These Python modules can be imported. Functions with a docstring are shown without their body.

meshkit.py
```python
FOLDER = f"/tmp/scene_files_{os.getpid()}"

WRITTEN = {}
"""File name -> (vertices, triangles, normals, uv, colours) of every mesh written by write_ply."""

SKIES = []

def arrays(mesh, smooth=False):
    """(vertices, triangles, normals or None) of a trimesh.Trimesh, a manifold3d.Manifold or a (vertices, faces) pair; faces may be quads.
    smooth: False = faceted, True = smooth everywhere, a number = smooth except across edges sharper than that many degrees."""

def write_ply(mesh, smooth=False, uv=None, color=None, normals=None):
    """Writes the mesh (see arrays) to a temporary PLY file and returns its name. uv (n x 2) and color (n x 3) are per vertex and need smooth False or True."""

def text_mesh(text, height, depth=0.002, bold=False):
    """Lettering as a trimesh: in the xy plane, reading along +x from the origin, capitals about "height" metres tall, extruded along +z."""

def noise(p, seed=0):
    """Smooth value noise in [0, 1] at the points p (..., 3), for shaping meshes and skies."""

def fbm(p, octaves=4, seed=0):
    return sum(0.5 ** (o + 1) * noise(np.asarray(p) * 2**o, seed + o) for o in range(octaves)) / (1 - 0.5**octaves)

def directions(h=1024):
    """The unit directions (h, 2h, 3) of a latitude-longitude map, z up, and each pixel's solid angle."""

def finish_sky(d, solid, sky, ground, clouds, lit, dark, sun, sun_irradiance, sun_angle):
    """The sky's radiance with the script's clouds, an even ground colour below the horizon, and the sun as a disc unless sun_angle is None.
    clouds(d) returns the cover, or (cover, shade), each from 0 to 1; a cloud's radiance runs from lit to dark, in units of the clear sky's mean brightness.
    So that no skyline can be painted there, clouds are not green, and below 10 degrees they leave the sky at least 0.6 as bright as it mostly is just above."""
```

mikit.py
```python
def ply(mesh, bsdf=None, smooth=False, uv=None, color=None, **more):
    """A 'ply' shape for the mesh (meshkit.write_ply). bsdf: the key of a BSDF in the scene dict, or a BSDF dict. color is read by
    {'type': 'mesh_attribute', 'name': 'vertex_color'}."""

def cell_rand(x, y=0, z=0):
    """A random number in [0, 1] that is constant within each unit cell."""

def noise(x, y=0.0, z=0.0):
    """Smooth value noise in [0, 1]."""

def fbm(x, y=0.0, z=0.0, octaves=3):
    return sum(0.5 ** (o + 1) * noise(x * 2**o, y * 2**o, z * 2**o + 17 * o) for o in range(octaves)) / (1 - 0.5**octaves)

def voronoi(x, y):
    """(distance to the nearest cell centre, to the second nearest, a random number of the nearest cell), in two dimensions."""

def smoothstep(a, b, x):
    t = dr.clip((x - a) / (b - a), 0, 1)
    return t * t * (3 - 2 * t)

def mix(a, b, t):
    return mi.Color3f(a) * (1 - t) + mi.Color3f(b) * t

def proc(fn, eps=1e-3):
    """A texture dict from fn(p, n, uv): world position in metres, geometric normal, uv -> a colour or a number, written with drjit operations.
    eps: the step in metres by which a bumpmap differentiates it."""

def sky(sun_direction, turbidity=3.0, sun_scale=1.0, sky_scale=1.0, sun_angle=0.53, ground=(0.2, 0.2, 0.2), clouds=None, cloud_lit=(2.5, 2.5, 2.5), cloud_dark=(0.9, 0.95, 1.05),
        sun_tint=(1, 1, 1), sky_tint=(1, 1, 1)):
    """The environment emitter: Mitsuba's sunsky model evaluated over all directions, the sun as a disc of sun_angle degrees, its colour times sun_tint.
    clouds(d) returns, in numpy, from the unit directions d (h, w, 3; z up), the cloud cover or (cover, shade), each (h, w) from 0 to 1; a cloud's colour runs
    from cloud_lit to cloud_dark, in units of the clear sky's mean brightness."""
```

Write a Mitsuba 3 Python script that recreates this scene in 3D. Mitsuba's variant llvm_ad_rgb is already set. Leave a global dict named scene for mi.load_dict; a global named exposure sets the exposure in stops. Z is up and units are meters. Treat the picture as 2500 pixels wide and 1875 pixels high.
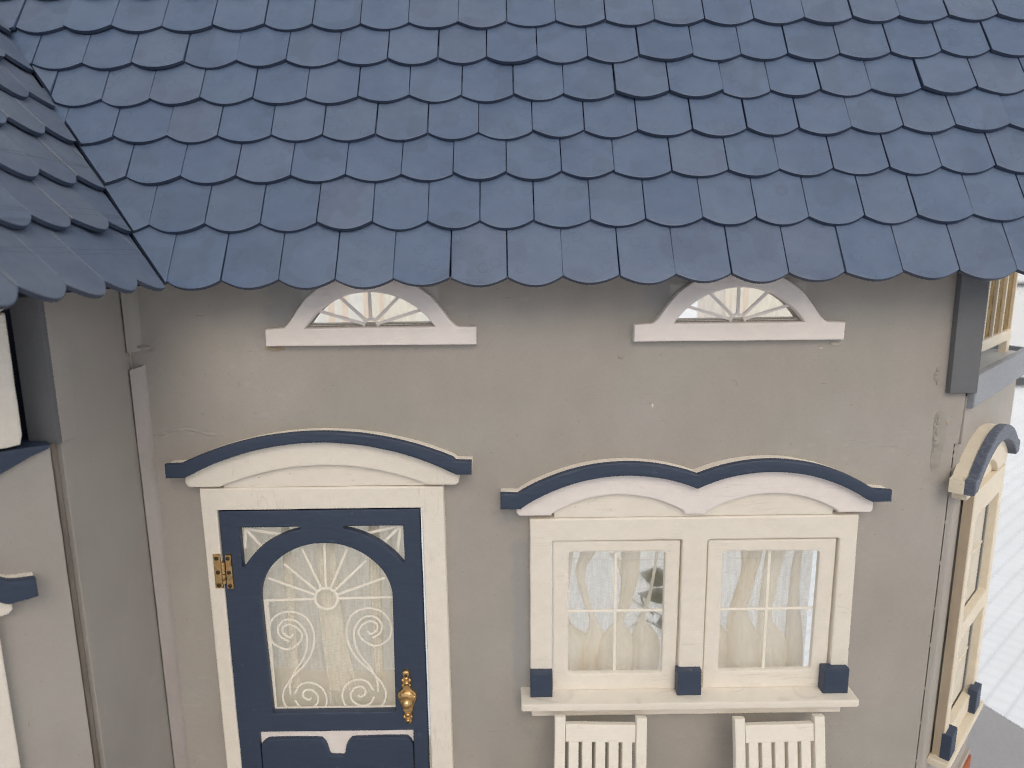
import math, random
import numpy as np, drjit as dr, mitsuba as mi
import trimesh, mapbox_earcut, manifold3d
from shapely.geometry import Polygon, LineString, Point, box as sbox
from shapely import affinity
from shapely.ops import unary_union
import mikit, meshkit
from mikit import proc, ply, noise, fbm, voronoi, smoothstep, mix

T = mi.ScalarTransform4f
mm = 0.001
scene, labels = {}, {}

# ------------------------------------------------------------------ camera
PITCH, YAW, ROLL, FOC = 0.186062, -0.00023, 0.013718, 1725.0
CAM = np.array([0.0, -0.25, 0.0])
fw = np.array([math.sin(YAW)*math.cos(PITCH), math.cos(YAW)*math.cos(PITCH), -math.sin(PITCH)])
rt = np.array([math.cos(YAW), -math.sin(YAW), 0.0])
dn = np.cross(fw, rt)
dn2 = -math.sin(ROLL)*rt + math.cos(ROLL)*dn
scene['camera'] = {
    'type': 'thinlens', 'fov': math.degrees(2*math.atan(1250/FOC)), 'fov_axis': 'x',
    'aperture_radius': 0.0009, 'focus_distance': 0.252, 'near_clip': 0.01, 'far_clip': 400.0,
    'to_world': T().look_at(origin=CAM.tolist(), target=(CAM+fw).tolist(), up=(-dn2).tolist())}
# ------------------------------------------------------------------ sky: bright overcast, soft light from the upper left
scene['sky'] = mikit.sky((0.13, -0.77, 0.58), turbidity=3, sun_scale=0.21, sun_angle=34, clouds=lambda d: 1.0,
                         cloud_lit=(1.54, 1.58, 1.64), ground=(0.45, 0.44, 0.42), sun_tint=(0.93, 0.98, 1.08))
exposure = 2.22

# ------------------------------------------------------------------ materials
def rgb(*c): return {'type': 'rgb', 'value': list(c)}

def pbr(key, col, rough=0.6, spec=0.4, bump=None, bscale=None, eps=1e-4, **more):
    d = {'type': 'principled', 'base_color': proc(col, eps) if callable(col) else rgb(*col), 'roughness': rough, 'specular': spec, **more}
    if bump is not None:
        d = {'type': 'bumpmap', 'arbitrary': proc(bump, eps), 'scale': bscale, 'bsdf': d}
    scene[key] = {'type': 'twosided', 'bsdf': d}

def grain(p, s): return fbm(p.x*s, p.y*s, p.z*s, octaves=3)

def shingle_color(tone, k):
    def f(p, n, uv):
        big = fbm(p.x*55+k*7, p.y*55, p.z*55, octaves=3)
        fine = noise(p.x*2600, p.y*2600, p.z*2600)
        mid = fbm(p.x*320, p.y*320, p.z*320+k, octaves=3)
        c = mix(tone, (tone[0]*1.14+.004, tone[1]*1.12+.003, tone[2]*1.08), smoothstep(.3, .72, big))
        d1, d2, w = voronoi(p.x*150+3*k, p.z*170)
        ring = smoothstep(.035, .0, dr.abs(d1-.20-.06*w)) * smoothstep(.55, .62, w)
        blot = smoothstep(.60, .66, fbm(p.x*95+11, p.z*110+k, octaves=2))
        c = c * (0.86 + .12*fine + .20*mid) * (1-.20*ring) * (1-.10*blot)
        speck = smoothstep(.93, .97, noise(p.x*1500+5, p.y*1500, p.z*1500))
        c = mix(c, (.42, .43, .45), .22*speck*smoothstep(.5, .8, big))
        face = dr.maximum(n.z*.5-n.y*.866, n.z*.6225+n.x*.7826)        # faces keep the tone; edges are painted darker to stand in for their shade
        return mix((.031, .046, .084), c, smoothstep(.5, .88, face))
    return f
def shingle_bump(p, n, uv):
    return fbm(p.x*700, p.y*700, p.z*1500, octaves=3) + .8*fbm(p.x*160, p.y*160, p.z*160, octaves=2)
TONES = [(.066, .104, .188), (.069, .106, .189), (.064, .103, .187), (.072, .108, .187), (.065, .105, .189), (.100, .124, .176), (.092, .120, .178)]
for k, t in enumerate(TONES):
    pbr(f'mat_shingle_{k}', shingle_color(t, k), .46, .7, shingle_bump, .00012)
pbr('mat_underlay', (.012, .014, .02), .9, .1)

def trim_color(p, n, uv):
    b = fbm(p.x*45, p.y*45, p.z*45, octaves=3)
    fine = noise(p.x*2300, p.y*2300, p.z*2300)
    streak = fbm(p.x*260, p.y*700, p.z*900, octaves=2)
    c = mix((.030, .046, .083), (.038, .055, .095), b)*(.84+.14*fine+.18*streak)
    wear = smoothstep(.74, .86, fbm(p.x*420, p.y*420, p.z*420, octaves=3))
    return mix(c, (.12, .15, .22), .45*wear)
def trim_bump(p, n, uv): return fbm(p.x*350, p.y*700, p.z*1300, octaves=3)
pbr('mat_trim_blue', trim_color, .48, .45, trim_bump, .00016)

def greyboard_color(p, n, uv):
    b = fbm(p.x*70, p.y*70, p.z*30, octaves=3)
    fine = noise(p.x*2400, p.y*2400, p.z*2400)
    return mix((.125, .130, .142), (.150, .156, .172), b)*(.9+.15*fine)
pbr('mat_grey_board', greyboard_color, .5, .4, trim_bump, .0001)
def worn_blue(p, n, uv):
    b = smoothstep(.42, .68, fbm(p.x*900, p.y*900, p.z*1500, octaves=3))
    return mix((.075, .09, .13), (.115, .13, .17), b)
pbr('mat_worn_blue', worn_blue, .45, .5, trim_bump, .00015)

def wall_color(p, n, uv):
    big = fbm(p.x*22+4, p.y*22, p.z*22, octaves=3)
    mid = fbm(p.x*120, p.y*120, p.z*60, octaves=3)
    fine = noise(p.x*2100, p.y*2100, p.z*2100)
    brush = fbm(p.x*500, p.y*500, p.z*55, octaves=2)
    c = mix((.358, .333, .310), (.383, .360, .338), smoothstep(.3, .7, big))
    c = c*(.90+.07*fine+.08*mid+.025*brush)
    green = smoothstep(.54, .66, fbm(p.x*40+9, p.y*40, p.z*30, octaves=2))
    c = mix(c, c*mi.Color3f(.975, 1.0, .995), green)
    scuff = smoothstep(.69, .76, fbm(p.x*230+2, p.y*200, p.z*420, octaves=3))*smoothstep(.5, .7, big)
    c = mix(c, (.50, .47, .44), .16*scuff)
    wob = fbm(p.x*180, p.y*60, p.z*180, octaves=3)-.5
    def grey_patch(x0, w, z0, h): return smoothstep(1.15, .55, dr.abs(p.x-x0)/w+.9*wob)*smoothstep(1.15, .6, dr.abs(p.z-z0)/h+.7*wob)
    sm = dr.maximum(dr.maximum(grey_patch(-.0765, .010, -.0165, .010), grey_patch(.0555, .009, -.0150, .012)), dr.maximum(grey_patch(.0020, .0036, -.140, .045), grey_patch(-.0010, .005, -.093, .008)*.6))
    c = mix(c, (.275, .285, .30), .55*sm)  # bluish grey patches left of the arched windows and the double window
    dot = smoothstep(.955, .975, noise(p.x*620, p.y*620, p.z*620))
    return mix(c, (.20, .16, .13), .35*dot)
def wall_bump(p, n, uv):
    lum = smoothstep(.55, .8, fbm(p.x*110, p.y*110, p.z*190+3, octaves=3))
    crack = smoothstep(.05, .0, dr.abs(fbm(p.x*38+7, p.y*30, p.z*120, octaves=3)-.5))*smoothstep(.52, .66, fbm(p.x*26, p.y*26, p.z*40+5, octaves=2))
    gouge = smoothstep(.005, .0015, dr.abs(p.x-.1555))*smoothstep(.016, .010, dr.abs(p.z+.069))*fbm(p.x*900, p.y*900, p.z*700, octaves=3)
    return .25*fbm(p.x*420, p.y*420, p.z*260, octaves=3) + 1.1*lum - .35*crack + 1.6*gouge + .2*fbm(p.x*1500, p.y*1500, p.z*1500, octaves=2)
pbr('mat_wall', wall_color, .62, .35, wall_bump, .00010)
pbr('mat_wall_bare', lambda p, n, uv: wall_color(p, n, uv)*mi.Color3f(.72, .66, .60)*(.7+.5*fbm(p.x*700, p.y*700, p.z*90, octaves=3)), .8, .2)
pbr('mat_cove', lambda p, n, uv: mix((.375, .34, .325), (.41, .378, .37), fbm(p.x*90, p.y*90, p.z*50, octaves=3))*(.92+.1*noise(p.x*2100, p.y*2100, p.z*2100)), .45, .5, wall_bump, .00012)
pbr('mat_filler', lambda p, n, uv: mix((.44, .46, .46), (.36, .36, .36), fbm(p.x*300, p.y*300, p.z*160, octaves=3)), .7, .3)

def cream_color(lo, hi, crackdir):
    def f(p, n, uv):
        b = fbm(p.x*35, p.y*35, p.z*35, octaves=3)
        fine = noise(p.x*2000, p.y*2000, p.z*2000)
        c = mix(lo, hi, b)*(.93+.06*fine+.06*fbm(p.x*300, p.y*300, p.z*300, octaves=2))
        ax = (p.x*720, p.z*60) if crackdir == 'v' else (p.x*60, p.z*720)
        cr = smoothstep(.030, .0, dr.abs(fbm(ax[0], p.y*60, ax[1], octaves=2)-.5))*smoothstep(.48, .68, fbm(p.x*90+5, p.y*90, p.z*90, octaves=2))
        c = c*(1-.10*cr)
        dirt = smoothstep(.965, .985, noise(p.x*700+3, p.y*700, p.z*700))
        return mix(c, (.16, .12, .09), .5*dirt)
    return f
def cream_bump(p, n, uv): return fbm(p.x*240, p.y*500, p.z*900, octaves=3)+.5*fbm(p.x*120, p.y*120, p.z*120, octaves=2)
pbr('mat_cream', cream_color((.735, .687, .612), (.78, .74, .675), 'h'), .5, .4, cream_bump, .00014)
pbr('mat_cream_crazed', cream_color((.745, .70, .628), (.79, .75, .685), 'v'), .5, .4, cream_bump, .00016)
pbr('mat_white', cream_color((.77, .715, .69), (.80, .755, .745), 'h'), .5, .4, cream_bump, .00016)
pbr('mat_chair', cream_color((.76, .715, .64), (.80, .76, .695), 'h'), .5, .4, cream_bump, .00014)
pbr('mat_bay_cream', cream_color((.67, .60, .48), (.735, .665, .55), 'v'), .5, .4, cream_bump, .0002)
pbr('mat_print', (.84, .80, .72), .6, .3)
pbr('mat_brass', lambda p, n, uv: mix((.66, .40, .17), (.78, .56, .28), fbm(p.x*600, p.y*600, p.z*600, octaves=2))*(1-.45*smoothstep(.55, .75, fbm(p.x*380+4, p.y*380, p.z*380, octaves=3))),
    .33, .5, lambda p, n, uv: fbm(p.x*1400, p.y*1400, p.z*1400, octaves=2), .00012, metallic=1.0)
pbr('mat_dark_pin', (.06, .04, .025), .5, .4, metallic=.5)
pbr('mat_amber', lambda p, n, uv: mix((.20, .115, .035), (.42, .28, .10), fbm(p.x*240, p.y*240, p.z*240, octaves=3)), .2, .6,
    lambda p, n, uv: fbm(p.x*300, p.y*300, p.z*230, octaves=3), .0045, metallic=.75)
scene['mat_pane'] = {'type': 'thindielectric', 'int_ior': 1.35}
def sheer(key, col, trans=1.7, spec_t=0.0, rough=.7):
    scene[key] = {'type': 'principledthin', 'base_color': proc(col, 1e-4) if callable(col) else rgb(*col), 'roughness': rough, 'diff_trans': trans, 'spec_trans': spec_t, 'eta': 1.3}
def weave(p, n, uv):
    w = noise(p.x*2600, p.z*260)*.5+noise(p.x*900+3, p.z*3000)*.5
    return mix((.88, .85, .78), (.99, .97, .92), smoothstep(.2, .8, w))
sheer('mat_net', weave, 1.8, .46, .2)
sheer('mat_net_door', lambda p, n, uv: weave(p, n, uv)*mi.Color3f(.84, .82, .77), 1.35, .15, .3)
sheer('mat_ribbon', lambda p, n, uv: weave(p, n, uv)*mi.Color3f(.92, .905, .86), .7, 0.0)
sheer('mat_drape', lambda p, n, uv: mix((.74, .70, .60), (.86, .81, .71), fbm(p.x*500, p.y*500, p.z*90, octaves=2)), 1.3)
sheer('mat_hem', lambda p, n, uv: mix((.91, .86, .77), (.97, .935, .87), fbm(p.x*150, p.y*150, p.z*150, octaves=2)), 1.4)
def stripes(p, n, uv):
    a = noise(p.x*170+2.3)
    b = noise(p.x*330+9.1)
    c = mix((.98, .91, .76), (.99, .95, .86), smoothstep(.4, .6, a))
    return mix(c, (.97, .77, .60), smoothstep(.66, .74, b)*.8)
sheer('mat_stripe', stripes, 1.9, .72, .3)
sheer('mat_peach', (.98, .90, .80), 1.9, .55, .3)
pbr('mat_leaf', (.15, .17, .125), .5, .4)
pbr('mat_room', lambda p, n, uv: mix((.80, .74, .63), (.85, .80, .71), fbm(p.x*60, p.y*60, p.z*60, octaves=2)), .7, .3)
pbr('mat_room_floor', lambda p, n, uv: mix((.76, .68, .55), (.82, .75, .64), fbm(p.x*200, p.y*30, p.z*60, octaves=2)), .6, .3)
pbr('mat_table', lambda p, n, uv: mix((.33, .33, .345), (.37, .37, .385), fbm(p.x*30, p.y*30, octaves=3))*(.94+.1*noise(p.x*900, p.y*900)), .5, .4)
pbr('mat_table_edge', (.12, .12, .125), .5, .4)
def floor_color(p, n, uv):
    c, s = math.cos(.716), math.sin(.716)
    a, b = (p.x*s-p.y*c)/.047, (p.x*c+p.y*s)/.047
    def line(v, w): return smoothstep(w, w*.4, dr.abs(v-dr.floor(v)-.5))
    l = dr.maximum(line(a, .10)*.8, line(b, .16)*.35)
    return mix((.78, .81, .85), (.62, .645, .68), l)*(.96+.08*fbm(p.x*8, p.y*8, octaves=2))
pbr('mat_floor', floor_color, .5, .4)
pbr('mat_cabinet', (.70, .71, .73), .4, .5)
pbr('mat_cabinet_dark', (.10, .11, .12), .5, .4)
def brick_col(p, n, uv): return mix((.30, .09, .045), (.40, .14, .08), fbm(p.x*300, p.y*300, p.z*300, octaves=3))
pbr('mat_brick', brick_col, .8, .2)
pbr('mat_tan_wood', lambda p, n, uv: mix((.34, .27, .20), (.46, .39, .30), fbm(p.x*300, p.y*300, p.z*60, octaves=3)), .7, .3)
pbr('mat_grey_trim', lambda p, n, uv: mix((.185, .20, .235), (.24, .255, .285), fbm(p.x*500, p.y*500, p.z*900, octaves=3)), .4, .5)
pbr('mat_chip', (.50, .455, .40), .6, .3)
pbr('mat_filler_grey', lambda p, n, uv: mix((.315, .295, .27), (.37, .35, .325), fbm(p.x*400, p.y*300, p.z*160, octaves=3)), .6, .3, wall_bump, .0003)
pbr('mat_mortar', (.40, .36, .32), .9, .2)
pbr('mat_porch', (.34, .30, .27), .6, .3)

# ------------------------------------------------------------------ mesh helpers
class Frame:
    """local (u right, z up, w outwards) to the world"""
    def __init__(s, o, u, n, lean=0.0): s.o, s.u, s.n, s.lean = np.array(o, float), np.array(u, float), np.array(n, float), lean
    def __call__(s, P):
        P = np.asarray(P, float)
        X = s.o + P[:, :1]*s.u + P[:, 2:3]*s.n
        X[:, 2] += P[:, 1]
        X[:, 0] += s.lean*(X[:, 2]+.057)
        return X
R2 = 1/math.sqrt(2)
FRONT = Frame((0, 0, 0), (1, 0, 0), (0, -1, 0))
XS = -.136
SIDE = Frame((XS, 0, 0), (0, 1, 0), (1, 0, 0))
LBAY = Frame((XS, -.049, 0), (R2, R2, 0), (R2, -R2, 0))
LEAN = .015
RBAY = Frame((.1645, 0, 0), (R2, R2, 0), (R2, -R2, 0), LEAN)

def ring_normals(r):
    a, b = r-np.roll(r, 1, 0), np.roll(r, -1, 0)-r
    na, nb = np.stack([a[:, 1], -a[:, 0]], 1), np.stack([b[:, 1], -b[:, 0]], 1)
    na /= np.linalg.norm(na, axis=1, keepdims=True)+1e-12
    nb /= np.linalg.norm(nb, axis=1, keepdims=True)+1e-12
    m = na+nb
    return m/np.maximum((m*m).sum(1, keepdims=True)/2, .5)   # mitre, outwards for a ccw ring

def densify(r, step):
    out = []
    for a, b in zip(r, np.roll(r, -1, 0)):
        k = max(1, int(math.ceil(np.linalg.norm(b-a)/step)))
        out += [a+(b-a)*i/k for i in range(k)]
    return np.array(out)

def slab(poly, w0, w1, bevel=.0003, wob=0.0, step=.004, seed=0, back=True):
    """(v, f) in (u, z, w): the polygon extruded from w0 to w1 with a two-step rounded front edge; wob: hand-made waviness in metres"""
    V, F = [], []
    for g in (poly.geoms if hasattr(poly, 'geoms') else [poly]):
        if g.area < 1e-9: continue
        g = g.simplify(.00002)
        rings = []
        for k, r in enumerate([g.exterior, *g.interiors]):
            c = np.array(r.coords)[:-1]
            c = c[np.linalg.norm(c-np.roll(c, 1, 0), axis=1) > .00006] if len(c) > 6 and bevel > .0001 else c
            ccw = r.is_ccw
            if ccw != (k == 0): c = c[::-1]
            if wob:
                c = densify(c, step)
                q = np.concatenate([c*170, np.full((len(c), 1), seed*3.7)], 1)
                c = c+wob*2*np.stack([meshkit.noise(q, 1)-.5, meshkit.noise(q, 2)-.5], 1)
            rings.append(c)
        base = sum(len(v) for v in V)
        n = sum(map(len, rings))
        flat = np.concatenate(rings)
        nor = np.concatenate([ring_normals(r) for r in rings])
        layers = [(0, w0), (0, w1-bevel), (.3*bevel, w1-.3*bevel), (bevel, w1)]
        for ins, w in layers:
            V.append(np.column_stack([flat-ins*nor, np.full(n, w)]))
        L = len(layers)
        at = 0
        for r in rings:
            i = np.arange(len(r)); j = (i+1) % len(r)
            for l in range(L-1):
                a, b = base+at+l*n, base+at+(l+1)*n
                F.append(np.stack([a+i, a+j, b+j], 1)); F.append(np.stack([a+i, b+j, b+i], 1))
            at += len(r)
        ends = np.cumsum([len(r) for r in rings]).astype(np.uint32)
        top = V[-1][:, :2].astype(np.float64)
        t = mapbox_earcut.triangulate_float64(top, ends).reshape(-1, 3).astype(int)
        a, b, c = top[t[:, 0]], top[t[:, 1]], top[t[:, 2]]
        s = (b[:, 0]-a[:, 0])*(c[:, 1]-a[:, 1])-(b[:, 1]-a[:, 1])*(c[:, 0]-a[:, 0])
        t[s < 0] = t[s < 0][:, ::-1]
        F.append(base+(L-1)*n+t)
        if back: F.append(base+t[:, ::-1])
    return np.concatenate(V), np.concatenate(F)

def place(vf, fr):
    v, f = vf
    return trimesh.Trimesh(fr(v), f, process=False)

def join(*ms): return trimesh.util.concatenate([m for m in ms])
def bx(fr, u0, u1, z0, z1, w0, w1, bevel=.0003, wob=.00006, seed=0): return place(slab(sbox(u0, z0, u1, z1), w0, w1, bevel, wob, .005, seed), fr)

def key_for(name):
    if name not in scene and not any(k.startswith(name+'__') for k in scene): return name
    i = 1
    while f'{name}_{i:03d}' in scene or any(k.startswith(f'{name}_{i:03d}__') for k in scene): i += 1
    return f'{name}_{i:03d}'
def part(parent, name, mesh, mat, smooth=30, label=None):
    key = key_for(f'{parent}__{name}' if parent else name)
    scene[key] = ply(mesh, mat, smooth=smooth)
    if label: labels[key] = {'label': label}
    return key
def group_key(parent, name): return key_for(f'{parent}__{name}' if parent else name)

def spline(pts, per=8, closed=False):
    P = np.array(pts, float); n = len(P); out = []
    idx = range(n if closed else n-1)
    for i in idx:
        p0, p1, p2, p3 = (P[(i-1) % n] if closed or i > 0 else 2*P[0]-P[1]), P[i], P[(i+1) % n], (P[(i+2) % n] if closed or i+2 < n else 2*P[-1]-P[-2])
        for t in np.arange(per)/per:
            out.append(.5*((2*p1)+(-p0+p2)*t+(2*p0-5*p1+4*p2-p3)*t*t+(-p0+3*p1-3*p2+p3)*t**3))
    if not closed: out.append(P[-1])
    return np.array(out)
def arc(cx, cz, a, b, t0, t1, n=28):
    t = np.radians(np.linspace(t0, t1, n)); return [(cx+a*math.cos(x), cz+b*math.sin(x)) for x in t]
def circle3(x0, z0, x1, z1, x2, z2, n=24):
    """points of the arc through three points"""
    A = np.array([[x1-x0, z1-z0], [x2-x0, z2-z0]])*2
    B = np.array([x1*x1-x0*x0+z1*z1-z0*z0, x2*x2-x0*x0+z2*z2-z0*z0])
    c = np.linalg.solve(A, B); r = math.hypot(x0-c[0], z0-c[1])
    a0, a1 = math.atan2(z0-c[1], x0-c[0]), math.atan2(z2-c[1], x2-c[0])
    return [(c[0]+r*math.cos(a), c[1]+r*math.sin(a)) for a in np.linspace(a0, a1, n)]
def S(*pts): return [(a*mm, b*mm) for a, b in pts]

rng = random.Random(7)
H = 'dollhouse'
labels[H] = {'label': 'taupe painted miniature house with scalloped blue shingle roof, standing on a grey table', 'category': 'dollhouse'}

# ------------------------------------------------------------------ setting: floor, table, cabinet far behind
fl = trimesh.creation.box((240, 240, .02)); fl.apply_translation((0, 0, -1.06))
scene['floor'] = ply(fl, 'mat_floor'); labels['floor'] = {'label': 'white floor with faint grey grid lines beyond the table', 'kind': 'structure'}
ed = np.array([.0085, -.024]); ed /= np.linalg.norm(ed)        # the table's right-hand edge
e0 = np.array([.3165, .160]); out_ = np.array([ed[1]*-1, ed[0]]);
if out_[0] < 0: out_ = -out_
quad = [e0+ed*1.5, e0-ed*.075, e0-ed*.075-out_*1.6, e0+ed*1.5-out_*1.6]
TOP = Frame((0, 0, 0), (1, 0, 0), (0, 0, 1))
class Flat(Frame):
    def __call__(s, P): P = np.asarray(P, float); return np.stack([P[:, 0], P[:, 1], P[:, 2]], 1)
FLAT = Flat((0, 0, 0), (1, 0, 0), (0, 0, 1))
tp = Polygon([tuple(q) for q in quad])
part('table', 'top', place(slab(tp, -.322, -.3016, .001), FLAT), 'mat_table', False)
part('table', 'edge_band', place(slab(tp.buffer(.0015, join_style=2), -.3205, -.3024, .0003), FLAT), 'mat_table_edge', False)
for q in quad:
    ctr = np.mean(quad, 0); c = ctr+(q-ctr)*.88
    part('table', 'leg', place(slab(sbox(c[0]-.02, c[1]-.02, c[0]+.02, c[1]+.02), -1.05, -.322, .002), FLAT), 'mat_table_edge', False)
labels['table'] = {'label': 'grey laminate table under the miniature house', 'category': 'table'}
cab = 'cabinet'
CABF = Frame((3.0, 4.9, 0), (1, 0, 0), (0, -1, 0))
part(cab, 'body', bx(CABF, .05, 2.2, -.97, -.30, -.6, 0, .01, 0), 'mat_cabinet')
part(cab, 'top', bx(CABF, 0, 2.25, -.272, -.235, -.65, .05, .008, 0), 'mat_cabinet')
part(cab, 'shadow_gap', bx(CABF, .04, 2.21, -.30, -.272, -.6, .01, .002, 0), 'mat_cabinet_dark')  # solid dark strip in place of the shadow line under the top
part(cab, 'shadow_base', bx(CABF, .08, 2.17, -1.05, -.97, -.55, -.04, .004, 0), 'mat_cabinet_dark')  # dark colour painted in for the shadow at the cabinet foot
part(cab, 'door', bx(CABF, .40, .545, -.93, -.34, .002, .03, .03, 0), 'mat_cabinet')
part(cab, 'door', bx(CABF, .60, 1.2, -.93, -.34, .002, .03, .03, 0), 'mat_cabinet')
part(cab, 'door', bx(CABF, 1.25, 2.1, -.93, -.34, .002, .03, .03, 0), 'mat_cabinet')
labels[cab] = {'label': 'white cabinet out of focus far behind the miniature house', 'category': 'cabinet'}

# ------------------------------------------------------------------ roofs of separate scalloped shingles
E0 = np.array([-.1111, -.022, -.0113])
AL, BE = math.radians(60), math.radians(51.5)
class Slope:
    """(t along the eave, s up the slope, h above the slope)"""
    def __init__(s, kind): s.kind = kind
    def __call__(s, P):
        t, q, h = np.asarray(P, float).T
        h = h-.0027
        if s.kind == 'main':
            return np.stack([t, E0[1]+q*math.cos(AL)-h*math.sin(AL), E0[2]+q*math.sin(AL)+h*math.cos(AL)], 1)
        return np.stack([E0[0]-q*math.cos(BE)+h*math.sin(BE), t, E0[2]+q*math.sin(BE)+h*math.cos(BE)], 1)
MAIN, SIDEROOF = Slope('main'), Slope('side')
def scallop(t0, t1, s0, length, sag, rng, n=12):
    """tip at s0, straight sides"""
    c, hw = (t0+t1)/2, (t1-t0)/2
    ex = rng.uniform(2.0, 2.5)
    pts = [(c+hw*x, s0+sag*(.82*abs(x)**ex+.18*(1-math.cos(math.pi*x))/2)) for x in np.linspace(-1, 1, n+1)]
    pts += [(t1, s0+length), (t0, s0+length)]
    return Polygon(pts)
def shingle_mesh(poly, s0, length, fr, rng, lift):
    rot = rng.uniform(-.5, .5)
    c = poly.centroid
    tw = rng.uniform(-.00022, .00022); lf = lift+rng.uniform(-.0001, .00025)
    if rng.random() < .07: lf += .0007
    v, f = slab(poly, 0, .00150, .00040, .00007, .0025, rng.randrange(1000))
    a = math.radians(rot)
    d = v[:, :2]-[c.x, s0+length]
    v[:, 0] = c.x+d[:, 0]*math.cos(a)-d[:, 1]*math.sin(a)
    v[:, 1] = s0+length+d[:, 0]*math.sin(a)+d[:, 1]*math.cos(a)
    k = 1-(v[:, 1]-s0)/length
    v[:, 2] += np.maximum(k, 0)*lf+tw*(v[:, 0]-c.x)/.009*np.clip(k, 0, 1)+.00012*np.sin((v[:, 0]-c.x)*300+rot*9)
    return trimesh.Trimesh(fr(v), f, process=False)

NM, NS = np.array([0, -math.sin(AL), math.cos(AL)]), np.array([math.sin(BE), 0, math.cos(BE)])
VD = np.cross(NM, NS); VD /= np.linalg.norm(VD)
VN = np.cross(VD, NM+NS); VN /= np.linalg.norm(VN)
if VN[0] < 0: VN = -VN                                  # towards the main slope
def valley_trim(m, side):
    mf = manifold3d.Manifold(manifold3d.Mesh(np.ascontiguousarray(m.vertices, np.float32), np.ascontiguousarray(m.faces, np.uint32)))
    if mf.status() != manifold3d.Error.NoError or mf.is_empty(): return m
    off = float(VN @ E0)
    mf = mf.trim_by_plane((VN*side).tolist(), off*side+(.0011 if side > 0 else -.0004+.0004))
    if mf.is_empty(): return None
    o = mf.to_mesh()
    return trimesh.Trimesh(o.vert_properties[:, :3], o.tri_verts, process=False)
ROW_S = [.0003, .0211, .0401, .0568, .0729, .0895, .1063, .1232, .1400, .1568, .1735, .190, .2065]
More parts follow.
